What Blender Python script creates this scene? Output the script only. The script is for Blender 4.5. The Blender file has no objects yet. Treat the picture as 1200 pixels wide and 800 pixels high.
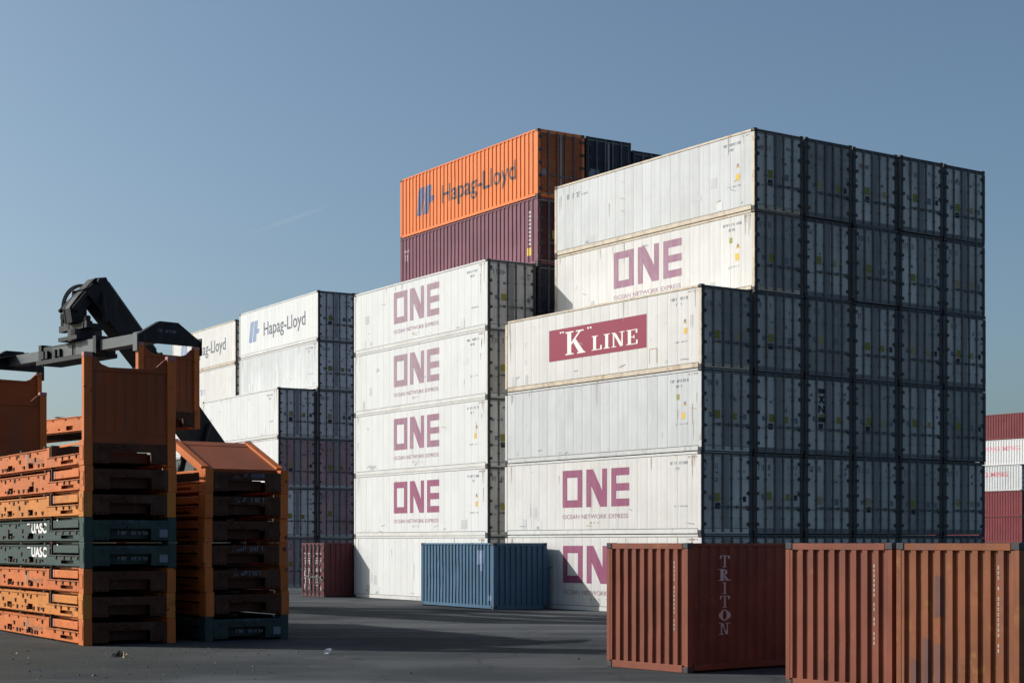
import bpy, bmesh, math, random
from mathutils import Vector, Matrix
random.seed(7)
S = bpy.context.scene
COL = S.collection
PI = math.pi

# ------------------------------------------------------------------ camera, sky, sun, exposure
EYE = 2.591
cam = bpy.data.cameras.new('camera'); camo = bpy.data.objects.new('camera', cam); COL.objects.link(camo)
camo.location = (0, 0, EYE); camo.rotation_euler = (PI/2, 0, 0)
cam.sensor_width = 36; cam.lens = 58.43
cam.shift_y = 0.1964; cam.clip_start = 0.1; cam.clip_end = 20000
S.camera = camo
SUN_EL = math.radians(29.0)
SUN_AZ = math.atan2(-1.0, 0.25)          # towards the sun: left and slightly ahead
w = bpy.data.worlds.new('World'); S.world = w; w.use_nodes = True
nt = w.node_tree
sky = nt.nodes.new('ShaderNodeTexSky'); sky.sky_type = 'NISHITA'; sky.sun_disc = False
sky.sun_elevation = SUN_EL; sky.sun_rotation = SUN_AZ
sky.air_density = 0.75; sky.dust_density = 2.8; sky.ozone_density = 1.4; sky.altitude = 0
bg = nt.nodes['Background']; bg.inputs[1].default_value = 0.12
wb = nt.nodes.new('ShaderNodeMix'); wb.data_type = 'RGBA'; wb.blend_type = 'MULTIPLY'; wb.inputs['Factor'].default_value = 1
wb.inputs[7].default_value = (.885, 1.0, .985, 1)      # the photograph's cool white balance, the same over the whole sky
nt.links.new(sky.outputs[0], wb.inputs[6]); nt.links.new(wb.outputs[2], bg.inputs[0])
sl = bpy.data.lights.new('sun', 'SUN'); sl.energy = 5.0; sl.angle = math.radians(0.5); sl.color = (1, .972, .94)
so = bpy.data.objects.new('sun', sl); COL.objects.link(so)
tosun = Vector((math.sin(SUN_AZ)*math.cos(SUN_EL), math.cos(SUN_AZ)*math.cos(SUN_EL), math.sin(SUN_EL)))
so.rotation_euler = tosun.to_track_quat('Z', 'Y').to_euler()
so.location = (0, 0, 60)
S.view_settings.view_transform = 'Standard'; S.view_settings.look = 'None'
S.view_settings.exposure = 0.0; S.view_settings.gamma = 1
S.render.engine = 'CYCLES'
S.cycles.max_bounces = 6; S.cycles.diffuse_bounces = 3

# ------------------------------------------------------------------ materials
MAT = {}
def paint(name, col, rough=.55, vary=.12, dirt=.25, rust=.0, dirtcol=(.10, .085, .07), rustcol=(.16, .065, .028),
          streak=(2.2, 2.2, .16), tint=.05, spots=0.0, metallic=0.0):
    m = bpy.data.materials.new(name); m.use_nodes = True
    t = m.node_tree; N = t.nodes; K = t.links
    b = N['Principled BSDF']; b.inputs['Roughness'].default_value = rough; b.inputs['Metallic'].default_value = metallic
    b.inputs['Specular IOR Level'].default_value = .22
    tc = N.new('ShaderNodeTexCoord'); oi = N.new('ShaderNodeObjectInfo')
    sc = N.new('ShaderNodeMath'); sc.operation = 'MULTIPLY'; sc.inputs[1].default_value = 61.7
    K.new(oi.outputs['Random'], sc.inputs[0])
    add = N.new('ShaderNodeVectorMath'); add.operation = 'ADD'
    K.new(tc.outputs['Object'], add.inputs[0]); K.new(sc.outputs[0], add.inputs[1])
    def noise(scale, detail, vec=None, rough_=.6):
        n = N.new('ShaderNodeTexNoise'); n.inputs['Scale'].default_value = scale
        n.inputs['Detail'].default_value = detail; n.inputs['Roughness'].default_value = rough_
        K.new(vec or add.outputs[0], n.inputs['Vector']); return n.outputs['Fac']
    def ramp(src, a, b_):
        r = N.new('ShaderNodeMapRange'); r.inputs[1].default_value = a; r.inputs[2].default_value = b_
        r.interpolation_type = 'SMOOTHSTEP'; K.new(src, r.inputs[0]); return r.outputs[0]
    def mul(src, k):
        n = N.new('ShaderNodeMath'); n.operation = 'MULTIPLY'; n.inputs[1].default_value = k; K.new(src, n.inputs[0]); return n.outputs[0]
    def mix(fac, a, b_):
        n = N.new('ShaderNodeMix'); n.data_type = 'RGBA'; K.new(fac, n.inputs['Factor'])
        if isinstance(a, tuple): n.inputs[6].default_value = (*a, 1)
        else: K.new(a, n.inputs[6])
        if isinstance(b_, tuple): n.inputs[7].default_value = (*b_, 1)
        else: K.new(b_, n.inputs[7])
        return n.outputs[2]
    mp = N.new('ShaderNodeMapping'); mp.inputs['Scale'].default_value = streak; K.new(add.outputs[0], mp.inputs[0])
    c = mix(ramp(noise(.7, 4), .3, .7), col, tuple(x*(1-vary) for x in col))
    c = mix(mul(ramp(noise(1.6, 6, mp.outputs[0]), .48, .8), dirt), c, dirtcol)
    c = mix(mul(ramp(noise(5.5, 5), .58, .8), dirt*.6), c, dirtcol)
    if rust > 0:
        rm = ramp(noise(2.4, 9, None, .72), .62-.22*rust, .72-.10*rust)
        c = mix(mul(rm, min(1, .55+.4*rust)), c, rustcol)
    if spots > 0:
        v = N.new('ShaderNodeTexVoronoi'); v.inputs['Scale'].default_value = 2.6; K.new(add.outputs[0], v.inputs['Vector'])
        r = N.new('ShaderNodeMapRange'); r.inputs[1].default_value = .13; r.inputs[2].default_value = .19
        r.inputs[3].default_value = 1; r.inputs[4].default_value = 0; K.new(v.outputs['Distance'], r.inputs[0])
        g = N.new('ShaderNodeMath'); g.operation = 'MULTIPLY'; K.new(r.outputs[0], g.inputs[0]); K.new(ramp(noise(7, 4), .42, .55), g.inputs[1])
        c = mix(mul(g.outputs[0], spots), c, (.055, .02, .012))
    if tint > 0:
        h = N.new('ShaderNodeHueSaturation'); K.new(c, h.inputs['Color'])
        r = N.new('ShaderNodeMapRange'); r.inputs[3].default_value = 1-tint; r.inputs[4].default_value = 1+tint*.6
        K.new(oi.outputs['Random'], r.inputs[0]); K.new(r.outputs[0], h.inputs['Value']); c = h.outputs[0]
    K.new(c, b.inputs['Base Color'])
    bp = N.new('ShaderNodeBump'); bp.inputs['Strength'].default_value = .12; bp.inputs['Distance'].default_value = .02
    K.new(noise(3.0, 3), bp.inputs['Height']); K.new(bp.outputs[0], b.inputs['Normal'])
    MAT[name] = m; return m
def flat(name, col, rough=.6, fade=.0, under=(.7, .7, .7)):
    m = bpy.data.materials.new(name); m.use_nodes = True
    t = m.node_tree; b = t.nodes['Principled BSDF']; b.inputs['Roughness'].default_value = rough
    b.inputs['Base Color'].default_value = (*col, 1); b.inputs['Specular IOR Level'].default_value = .3
    if fade > 0:
        tc = t.nodes.new('ShaderNodeTexCoord'); mp = t.nodes.new('ShaderNodeMapping'); mp.inputs['Scale'].default_value = (2.5, 2.5, .5)
        n = t.nodes.new('ShaderNodeTexNoise'); n.inputs['Scale'].default_value = 2.2; n.inputs['Detail'].default_value = 6
        r = t.nodes.new('ShaderNodeMapRange'); r.inputs[1].default_value = .4; r.inputs[2].default_value = .75
        r.inputs[3].default_value = fade*.35; r.inputs[4].default_value = min(1, fade*1.3)
        x = t.nodes.new('ShaderNodeMix'); x.data_type = 'RGBA'; x.inputs[6].default_value = (*col, 1); x.inputs[7].default_value = (*under, 1)
        L = t.links
        L.new(tc.outputs['Object'], mp.inputs[0]); L.new(mp.outputs[0], n.inputs['Vector']); L.new(n.outputs['Fac'], r.inputs[0])
        L.new(r.outputs[0], x.inputs['Factor']); L.new(x.outputs[2], b.inputs['Base Color'])
    MAT[name] = m; return m

paint('white_clean', (.62, .618, .612), vary=.06, dirt=.07, tint=.03)
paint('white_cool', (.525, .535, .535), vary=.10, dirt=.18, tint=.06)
paint('white_cream', (.61, .592, .568), vary=.09, dirt=.12, rust=.07, rustcol=(.5, .36, .22), tint=.04)
paint('rail_white', (.60, .59, .565), dirt=.25, rust=.02, rustcol=(.38, .26, .16))
paint('rail_rusty', (.58, .50, .39), dirt=.45, rust=.55, rustcol=(.36, .21, .11))
paint('rail_grey', (.55, .55, .54), dirt=.45, rust=.25, rustcol=(.30, .19, .12))
paint('door_grey', (.55, .53, .49), vary=.22, dirt=.3, tint=.15)
paint('door_mauve', (.54, .35, .36), vary=.22, dirt=.3, tint=.12)  # mauve doors of the far stack, lightened by painted distance haze
paint('door_white', (.61, .59, .55), vary=.25, dirt=.45, tint=.25)
paint('door_dull', (.42, .41, .38), vary=.3, dirt=.5, tint=.2)
paint('door_hazed', (.80, .78, .77), vary=.15, dirt=.3, tint=.1)  # doors of the far stack, distance haze put into the colour
paint('gasket_hazed', (.36, .36, .37), vary=.2, dirt=.3)  # far stack gaskets, lightened by the same painted haze
paint('door_frame', (.06, .065, .072), vary=.3, dirt=.5, rust=.25, tint=.12)
paint('frame_shaded', (.20, .20, .20), dirt=.5, vary=.3, rust=.2, tint=.1)  # darker frame colour standing in for shade in the gaps between columns
paint('gasket', (.27, .27, .265), vary=.2, dirt=.3, tint=.1)
paint('rod', (.14, .145, .15), rough=.5, vary=.3, dirt=.4, rust=.3)
paint('casting', (.055, .055, .06), vary=.3, dirt=.5, rust=.5)
paint('shell', (.05, .05, .05))
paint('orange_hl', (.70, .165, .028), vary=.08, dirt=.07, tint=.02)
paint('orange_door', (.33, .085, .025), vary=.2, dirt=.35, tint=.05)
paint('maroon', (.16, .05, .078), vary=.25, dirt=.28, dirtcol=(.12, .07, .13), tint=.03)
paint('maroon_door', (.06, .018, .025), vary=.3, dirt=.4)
paint('navy', (.020, .025, .042), vary=.3, dirt=.4, tint=.1)
paint('blue_box', (.055, .125, .20), vary=.2, dirt=.25, dirtcol=(.07, .11, .16), rust=.05, tint=.02)
paint('oxide', (.225, .066, .038), vary=.3, dirt=.5, dirtcol=(.11, .05, .045), rust=.22, tint=.03, rustcol=(.26, .11, .04))
paint('oxide_brown', (.245, .08, .033), vary=.35, dirt=.75, dirtcol=(.115, .062, .066), rust=.35, tint=.03, rustcol=(.30, .13, .035))
paint('wine', (.095, .02, .026), vary=.2, dirt=.3)
paint('red_far', (.17, .028, .034), vary=.15, dirt=.25, tint=.08)
paint('rack_orange', (.60, .155, .032), vary=.22, dirt=.35, rust=.22, tint=.10, spots=.9, rustcol=(.20, .06, .025))
paint('rack_amber', (.58, .20, .034), vary=.2, dirt=.35, rust=.28, tint=.05, spots=1.0, rustcol=(.17, .055, .02))
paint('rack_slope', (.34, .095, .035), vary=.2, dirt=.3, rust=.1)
paint('rack_wall_shade', (.33, .075, .02), vary=.25, dirt=.35, rust=.2, tint=.05)  # orange end walls, their shade put into a browner, darker colour
paint('rack_rust_shade', (.075, .023, .010), vary=.35, dirt=.4, rust=.3, tint=.1)  # rust, plus the shade of the orange end faces put into the colour
paint('rack_green', (.030, .058, .054), vary=.15, dirt=.25, rust=.04, tint=.05)
paint('rack_pink', (.48, .22, .19), vary=.2, dirt=.3, tint=.1)
paint('plank', (.09, .06, .04), vary=.4, dirt=.5)
paint('machine_dark', (.010, .014, .018), rough=.6, vary=.3, dirt=.3)
paint('machine_grey', (.105, .118, .128), rough=.5, vary=.2, dirt=.35)
paint('rubber', (.02, .02, .02), rough=.85)
paint('cab_glass', (.03, .04, .05), rough=.08, vary=0, dirt=.1)
paint('chrome', (.5, .5, .5), rough=.2, metallic=1, dirt=.1)
flat('logo_fresh', (.225, .038, .11), fade=.10, under=(.5, .48, .46))
flat('logo_mid', (.235, .085, .155), fade=.2, under=(.5, .48, .46))
flat('logo_faded', (.255, .135, .19), fade=.25, under=(.5, .48, .46))
flat('logo_text', (.28, .14, .20), fade=.3, under=(.5, .48, .46))
flat('board_red', (.235, .014, .048))
flat('print_white', (.70, .68, .66)); flat('print_dim', (.60, .53, .51), fade=.1, under=(.12, .04, .04))
flat('print_blue', (.045, .095, .21), fade=.08, under=(.5, .16, .05)); flat('print_ink', (.022, .03, .05), fade=.1, under=(.4, .12, .04))
flat('print_lattice', (.46, .36, .35), fade=.35, under=(.12, .03, .035)); flat('print_faint', (.40, .34, .31), fade=.25, under=(.22, .08, .06))
flat('print_blue_light', (.14, .21, .36), fade=.15); flat('print_grey', (.055, .07, .10), fade=.1)
flat('print_grey_soft', (.16, .12, .11), fade=.6, under=(.70, .24, .07))
paint('rust_run', (.46, .40, .32), vary=.3, dirt=.2, rust=.1, rustcol=(.36, .26, .17)); paint('patch_light', (.60, .60, .595), vary=.1, dirt=.1); paint('patch_grey', (.50, .505, .50), vary=.15, dirt=.2)
flat('print_yellow', (.62, .40, .05)); flat('print_olive', (.26, .23, .05)); flat('print_black', (.03, .03, .035))
flat('print_red', (.58, .05, .09), fade=.3); flat('print_pink', (.72, .22, .28), fade=.4)
flat('print_tan', (.38, .30, .16)); flat('print_slate', (.16, .18, .22)); flat('print_rust', (.22, .10, .08))

# ------------------------------------------------------------------ mesh helpers
class MB:
    def __init__(self): self.v = []; self.f = []
    def add(self, vs, fs):
        o = len(self.v); self.v += [tuple(x) for x in vs]; self.f += [tuple(i+o for i in f) for f in fs]; return self
    def box(self, x0, x1, y0, y1, z0, z1):
        return self.add([(x, y, z) for x in (x0, x1) for y in (y0, y1) for z in (z0, z1)],
                        [(0, 1, 3, 2), (4, 6, 7, 5), (0, 4, 5, 1), (2, 3, 7, 6), (0, 2, 6, 4), (1, 5, 7, 3)])
    def cyl(self, p, q, r, n=10, r2=None):
        p, q = Vector(p), Vector(q); d = (q-p).normalized(); a = d.orthogonal().normalized(); b = d.cross(a)
        r2 = r if r2 is None else r2
        vs = [p+(a*math.cos(2*PI*i/n)+b*math.sin(2*PI*i/n))*r for i in range(n)] + [q+(a*math.cos(2*PI*i/n)+b*math.sin(2*PI*i/n))*r2 for i in range(n)]
        return self.add(vs, [(i, (i+1) % n, n+(i+1) % n, n+i) for i in range(n)] + [tuple(range(n-1, -1, -1)), tuple(range(n, 2*n))])
    def bar(self, p, q, wd, ht, up=(0, 0, 1)):
        p, q = Vector(p), Vector(q); d = (q-p).normalized(); s = d.cross(Vector(up)).normalized(); u = s.cross(d)
        vs = [e+s*a*wd/2+u*b*ht/2 for e in (p, q) for a in (-1, 1) for b in (-1, 1)]
        return self.add(vs, [(0, 1, 3, 2), (4, 6, 7, 5), (0, 4, 5, 1), (2, 3, 7, 6), (0, 2, 6, 4), (1, 5, 7, 3)])
    def prism(self, poly, axis, a, b):           # poly in the two other axes, extruded along axis from a to b
        n = len(poly)
        def P(t, k):
            return {'x': (k, t[0], t[1]), 'y': (t[0], k, t[1]), 'z': (t[0], t[1], k)}[axis]
        return self.add([P(t, a) for t in poly]+[P(t, b) for t in poly],
                        [(i, (i+1) % n, n+(i+1) % n, n+i) for i in range(n)]+[tuple(range(n-1, -1, -1)), tuple(range(n, 2*n))])
    def holed(self, x0, x1, z0, z1, y0, y1, holes):       # a plate in x-z with rectangular openings
        xs = sorted({x0, x1, *[h[0] for h in holes], *[h[1] for h in holes]}); zs = sorted({z0, z1, *[h[2] for h in holes], *[h[3] for h in holes]})
        xs = [x for x in xs if x0 <= x <= x1]; zs = [z for z in zs if z0 <= z <= z1]
        for j in range(len(zs)-1):
            run = None
            for i in range(len(xs)-1):
                cx, cz = (xs[i]+xs[i+1])/2, (zs[j]+zs[j+1])/2
                hole = any(h[0] < cx < h[1] and h[2] < cz < h[3] for h in holes)
                if hole:
                    if run is not None: self.box(run, xs[i], y0, y1, zs[j], zs[j+1]); run = None
                elif run is None: run = xs[i]
            if run is not None: self.box(run, xs[-1], y0, y1, zs[j], zs[j+1])
        return self
    def mesh(self, name, mat, bevel=0, smooth=False):
        me = bpy.data.meshes.new(name); me.from_pydata(self.v, [], self.f)
        bm = bmesh.new(); bm.from_mesh(me)
        bmesh.ops.recalc_face_normals(bm, faces=bm.faces)
        if bevel: bmesh.ops.bevel(bm, geom=bm.edges[:], offset=bevel, segments=1, affect='EDGES')
        bm.to_mesh(me); bm.free()
        if smooth:
            for p in me.polygons: p.use_smooth = True
        me.materials.append(MAT[mat] if isinstance(mat, str) else mat)
        return me
def obj(name, me, parent=None, mat=None, loc=None, rot=None):
    o = bpy.data.objects.new(name, me); COL.objects.link(o)
    if parent is not None: o.parent = parent
    if loc: o.location = loc
    if rot: o.rotation_euler = rot
    if mat:
        o.material_slots[0].link = 'OBJECT'; o.material_slots[0].material = MAT[mat]
    return o
def thing(name, label, cat, loc, rotz=0, group=None):
    o = bpy.data.objects.new(name, None); COL.objects.link(o); o.empty_display_size = .3
    o.location = loc; o.rotation_euler = (0, 0, rotz); o['label'] = label; o['category'] = cat
    if group: o['group'] = group
    return o

# ------------------------------------------------------------------ flat print: polygons and text laid onto container faces
_fc = {}
def text_polys(s, size, sx=1.0, bold=0.0):
    key = (s, size, sx, bold)
    if key not in _fc:
        c = bpy.data.curves.new('print_text', 'FONT'); c.body = s; c.size = size; c.offset = bold; c.resolution_u = 3
        o = bpy.data.objects.new('print_text', c); COL.objects.link(o)
        bpy.context.view_layer.update()
        me = o.evaluated_get(bpy.context.evaluated_depsgraph_get()).to_mesh()
        vs = [(v.co.x*sx, v.co.y) for v in me.vertices]; fs = [tuple(p.vertices) for p in me.polygons]
        o.to_mesh_clear(); bpy.data.objects.remove(o); bpy.data.curves.remove(c)
        x0 = min(v[0] for v in vs); vs = [(a-x0, b) for a, b in vs]
        _fc[key] = (vs, fs)
    return _fc[key]
def rects(rs): 
    vs, fs = [], []
    for (x0, z0, x1, z1) in rs:
        o = len(vs); vs += [(x0, z0), (x1, z0), (x1, z1), (x0, z1)]; fs.append((o, o+1, o+2, o+3))
    return vs, fs
def polys(ps):
    vs, fs = [], []
    for p in ps:
        o = len(vs); vs += list(p); fs.append(tuple(range(o, o+len(p))))
    return vs, fs
def join2(*ms):
    vs, fs = [], []
    for a, b in ms:
        o = len(vs); vs += a; fs += [tuple(i+o for i in f) for f in b]
    return vs, fs
def shift2(m, dx, dz, sx=1, sz=1): return [(a*sx+dx, b*sz+dz) for a, b in m[0]], m[1]
def width2(m): return max(a for a, b in m[0])
def illegible(wd, ht, n, seed):                     # a line of print too small to read: uneven short strokes
    r = random.Random(seed); out = []; x = 0; st = wd/n
    for i in range(n):
        if r.random() < .13: x += st; continue
        a = x+st*.08; b = x+st*.82
        k = r.randrange(4)
        if k != 1: out.append((a, 0, a+st*.22, ht))
        if k != 0: out.append((b-st*.22, 0, b, ht))
        if k != 2: out.append((a+st*.22, ht*.8, b-st*.22, ht))
        if k == 3: out.append((a+st*.22, ht*.4, b-st*.22, ht*.6))
        x += st
    return rects(out)
def serif_word(s, H, t=.20):
    q = .055; out = []; x = 0
    R = lambda a, b, c, d: out.append([(x+a, b), (x+c, b), (x+c, d), (x+a, d)])
    for ch in s:
        if ch == 'L': R(.09, q, .09+t, 1-q); R(0, 1-q, .40, 1); R(0, 0, .66, q); R(.56, q, .66, .30); wd = .72
        elif ch == 'I': R(.10, q, .10+t, 1-q); R(0, 1-q, .40, 1); R(0, 0, .40, q); wd = .46
        elif ch == 'N':
            R(.08, q, .17, 1-q); R(0, 0, .30, q); R(.62, .02, .71, 1-q); R(.50, 1-q, .82, 1); R(0, 1-q, .20, 1)
            out.append([(x+.17, 1-q), (x+.17, .78), (x+.55, 0), (x+.62, 0), (x+.62, .25), (x+.27, 1-q)]); wd = .88
        elif ch == 'E':
            R(.09, q, .09+t, 1-q); R(0, 1-q, .68, 1); R(0, 0, .70, q); R(.58, .74, .68, 1-q); R(.60, q, .70, .28)
            R(.09+t, .47, .50, .53); R(.44, .38, .50, .47); R(.44, .53, .50, .62); wd = .76
        elif ch == 'K':
            R(.09, q, .09+t, 1-q); R(0, 1-q, .40, 1); R(0, 0, .40, q); R(.52, 1-q, .90, 1); R(.58, 0, .98, q)
            out.append([(x+.29, .40), (x+.29, .52), (x+.66, 1-q), (x+.76, 1-q)])
            out.append([(x+.38, .52), (x+.50, .66), (x+.92, q), (x+.66, q)]); wd = 1.0
        elif ch == 'T': R(.27, q, .27+t, 1-q); R(.15, 0, .59, q); R(0, 1-q, .74, 1); R(0, .72, .07, 1-q); R(.67, .72, .74, 1-q); wd = .78
        elif ch in 'RO':
            if ch == 'R':
                R(.09, q, .09+t, 1-q); R(0, 0, .38, q); R(0, 1-q, .40, 1); cx, cz, ro, rz, ri, riz, a0, a1 = .40, .735, .31, .265, .12, .20, -90, 90
                out.append([(x+.36, .47), (x+.54, .47), (x+.80, q), (x+.58, q)]); R(.56, 0, .88, q); R(.09+t, .47, .40, .53); wd = .9
            else: cx, cz, ro, rz, ri, riz, a0, a1 = .42, .5, .42, .5, .20, .43, 0, 360; wd = .9
            n = 6 if ch == 'R' else 16
            for i in range(n):
                a, b = math.radians(a0+(a1-a0)*i/n), math.radians(a0+(a1-a0)*(i+1)/n)
                out.append([(x+cx+ri*math.cos(a), cz+riz*math.sin(a)), (x+cx+ro*math.cos(a), cz+rz*math.sin(a)), (x+cx+ro*math.cos(b), cz+rz*math.sin(b)), (x+cx+ri*math.cos(b), cz+riz*math.sin(b))])
        x += wd+.06
    return polys([[(a*H, b*H) for a, b in p] for p in out])

def corr_breaks(a, b, per, wo, ws):
    """x positions of a trapezoid corrugation between a and b, with 0/1 depth at each"""
    n = max(1, int(round((b-a)/per))); per = (b-a)/n; k = per; out = [(a, 0)]
    fo = wo*per; fs = ws*per
    for i in range(n):
        x = a+i*per
        out += [(x+fo/2, 0), (x+fo/2+fs, 1), (x+per-fo/2-fs, 1), (x+per-fo/2, 0)]
    out.append((b, 0)); return out
def prof(breaks, x):
    for (x0, d0), (x1, d1) in zip(breaks, breaks[1:]):
        if x0 <= x <= x1: return d0+(d1-d0)*(x-x0)/max(1e-9, x1-x0)
    return 0.0
def apply_print(parent, kind, face, shape, cx, cz, mat, name='painted_lettering', lift=.003, label=None):
    """lay a 2-D shape (reader's right = +a, up = +b) on one face of a container of this kind"""
    L, W, H = kind['dims']
    vs, fs = shape
    bm = bmesh.new()
    V = [bm.verts.new((a+cx, 0, b+cz)) for a, b in vs]
    for f in fs:
        try: bm.faces.new([V[i] for i in f])
        except ValueError: pass
    br = kind.get('side_breaks') if face in ('-y', '+y') else (kind.get('end_breaks') if face == '-x' else None)
    dep = kind.get('side_depth', 0) if face in ('-y', '+y') else kind.get('end_depth', 0)
    off = kind['side_off'] if face in ('-y', '+y') else (kind['end_off'] if face == '-x' else kind['door_off'])
    sgn = -1 if face in ('+y', '-x') else 1
    if br:
        lo = min(v.co.x for v in bm.verts); hi = max(v.co.x for v in bm.verts)
        for bx, _ in br:
            x = bx*sgn
            if lo < x < hi:
                bmesh.ops.bisect_plane(bm, geom=bm.verts[:]+bm.edges[:]+bm.faces[:], plane_co=(x, 0, 0), plane_no=(1, 0, 0))
    for v in bm.verts:
        a, b = v.co.x, v.co.z
        d = off+(prof(br, a*sgn)*dep if br else 0)-lift
        if face == '-y': v.co = (a, -(W/2-d), b)
        elif face == '+y': v.co = (-a, W/2-d, b)
        elif face == '+x': v.co = (L/2-d, a, b)
        else: v.co = (-(L/2-d), -a, b)
    me = bpy.data.meshes.new(name); bm.to_mesh(me); bm.free(); me.materials.append(MAT[mat])
    o = obj(name, me, parent)
    if label: o['label'] = label
    return o

# ------------------------------------------------------------------ container kits (meshes shared by every copy)
KIT = {}
def make_kit(key, L, W, H, reefer):
    k = {'dims': (L, W, H), 'reefer': reefer, 'side_off': .014 if reefer else .010, 'end_off': .010, 'door_off': .028}
    x, y = L/2, W/2
    pw = .14 if reefer else .11
    fr = MB()
    for sx in (-1, 1):
        for sy in (-1, 1):
            a, b = sorted((sx*(x-.004), sx*(x-.16))); c, d = sorted((sy*(y-.004), sy*(y-pw)))
            fr.box(a, b, c, d, .119, H-.119)
        a, b = sorted((sx*(x-.006), sx*(x-.10)))
        fr.box(a, b, -y+.17, y-.17, .004, .165 if reefer else .15); fr.box(a, b, -y+.17, y-.17, H-.125, H-.008)
    for sy in (-1, 1):
        c, d = sorted((sy*(y-.003), sy*(y-.09)))
        fr.box(-x+.19, x-.19, c, d, .005 if reefer else .04, .165); fr.box(-x+.19, x-.19, c, d, H-(.085 if reefer else .07), H-.006)
    k['frame'] = fr.mesh('frame', 'rail_white', .006)
    sh = MB(); i = .075
    sh.box(-x+i+.02, x-i-.03, -y+i, y-i, .12, H-.06)
    k['shell'] = sh.mesh('inner_light_block', 'shell')  # dark core box added to block light behind the walls and gaps
    ca = MB()
    ca.holed(-.089, .089, 0, .118, -.081, -.074, [(-.04, .04, .035, .095)]); ca.box(-.089, .089, -.070, .081, 0, .118)
    k['cast'] = MB().box(-.0885, .0885, -.081, .081, 0, .1185).mesh('corner_casting', 'casting', .012)
    z0, z1 = (.185, H-.10) if reefer else (.166, H-.071)
    if reefer:
        n = 21; a0, a1 = -x+.165, x-.165; st = (a1-a0)/n; g = .005
        k['panels'] = [a0+st*(j+.5) for j in range(n)]; 
        pm = MB(); h = st/2-g
        # one sheet panel with a shallow pressed swage down its middle
        pts = [(-h, .014), (-h*.55, 0), (-h*.30, .0), (-h*.26, .006), (h*.26, .006), (h*.30, 0), (h*.55, 0), (h, .014)]
        outer = [(px, -y+.014+pd*.35) for px, pd in pts]
        pm.prism(outer+[(h, -y+.06), (-h, -y+.06)], 'z', z0, z1)
        k['panel'] = pm.mesh('side_panel', 'white_clean')
        e = MB(); e.box(-x+.011, -x+.06, -y+.17, y-.17, .19, H-.14)
        e.box(-x+.003, -x+.011, -.95, .95, .25, 1.35); e.box(-x+.003, -x+.011, -.5, .9, 1.5, 2.3)
        k['end'] = e.mesh('end_wall', 'white_cool')
    else:
        br = corr_breaks(-x+.162, x-.162, .278 if L < 8 else .33, .36, .13); k['side_breaks'] = br; dep = .036; k['side_depth'] = dep
        s = MB(); n = len(br)
        rj = random.Random(int(L*10)); NZ = 10 if L < 8 else 3
        ph = [(rj.uniform(-x, x), rj.uniform(.5, 2.2), rj.uniform(.15, .5), rj.uniform(.006, .022)) for _ in range(9)]
        def dent(px, pz): return sum(d_*math.exp(-((px-a_)**2+(pz-b_)**2)/(r_*r_)) for a_, b_, r_, d_ in ph)
        def grid(cols, mk, za, zb, lim):
            m_ = len(cols); V_ = []
            for q in range(NZ+1):
                z_ = za+(zb-za)*q/NZ
                for i_, (bx, d) in enumerate(cols):
                    e_ = 0 if q in (0, NZ) or i_ in (0, m_-1) else 1
                    V_.append(mk(bx+e_*rj.uniform(-.0007, .0007), d*dep+e_*(abs(rj.gauss(0, .0008))+dent(bx, z_)), z_))
            s.add(V_, [(q*m_+j, q*m_+j+1, (q+1)*m_+j+1, (q+1)*m_+j) for q in range(NZ) for j in range(m_-1)])
        grid(br, lambda px, d, pz: (px, -y+.010+d, pz), z0, z1, x)
        s.add([(-x+.162, -y+.06, z0), (x-.162, -y+.06, z0), (x-.162, -y+.06, z1), (-x+.162, -y+.06, z1)], [(0, 1, 2, 3)])
        k['side'] = s.mesh('side_wall', 'oxide')
        eb = corr_breaks(-y+.112, y-.112, .245, .44, .09); k['end_breaks'] = eb; dep = .052; k['end_depth'] = dep
        s = MB(); n = len(eb); zz0, zz1 = .151, H-.126
        ph = [(rj.uniform(-y, y), rj.uniform(.4, 2.2), rj.uniform(.08, .25), rj.uniform(.002, .008)) for _ in range(5)]
        grid(eb, lambda px, d, pz: (-x+.010+d, px, pz), zz0, zz1, y)
        k['end'] = s.mesh('end_wall', 'oxide')
        # horizontal closing strips behind the top and bottom of the corrugations
    r = MB()
    nr = 18
    for j in range(nr):
        a = -x+.2+(L-.4)*j/nr; r.box(a+.03, a+(L-.4)/nr-.03, -y+.10, y-.10, H-.045, H-.022)
    r.box(-x+.1, x-.1, -y+.09, y-.09, H-.07, H-.046)
    k['roof'] = r.mesh('roof', 'white_cool')
    # doors
    dz0, dz1 = .20, H-.16
    for nm, s in (('door_l', -1), ('door_r', 1)):
        d = MB(); a, b = sorted((s*.02, s*(y-pw-.02)))
        if reefer: d.box(x-.085, x-.028, a, b, dz0, dz1)
        else:
            d.box(x-.085, x-.048, a, b, dz0, dz1)
            for q in range(5):
                za = dz0+.06+(dz1-dz0-.12)*q/5; d.box(x-.048, x-.028, a+.07, b-.07, za+.05, za+(dz1-dz0-.12)/5-.05)
            d.box(x-.048, x-.030, a, a+.06, dz0, dz1); d.box(x-.048, x-.030, b-.06, b, dz0, dz1)
        k[nm] = d.mesh('door', 'door_white', .004)
    gk = MB(); gw = .12 if reefer else .05
    gk.box(x-.027, x-.020, -gw, gw, dz0+.01, dz1-.01)
    gk.box(x-.095, x-.018, -y+pw, y-pw, dz0-.034, dz0-.002); gk.box(x-.095, x-.018, -y+pw, y-pw, dz1+.002, dz1+.03)
    for s in (-1, 1):
        a, b = sorted((s*(y-pw-.018), s*(y-pw+.002))); gk.box(x-.095, x-.018, a, b, dz0, dz1)
    k['gasket'] = gk.mesh('door_gasket', 'gasket')
    df = MB()
    for s in (-1, 1):
        a, b = sorted((s*(y-.012), s*(y-pw-.004))); df.box(x-.0035, x+.004, a, b, .122, H-.122)
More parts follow.
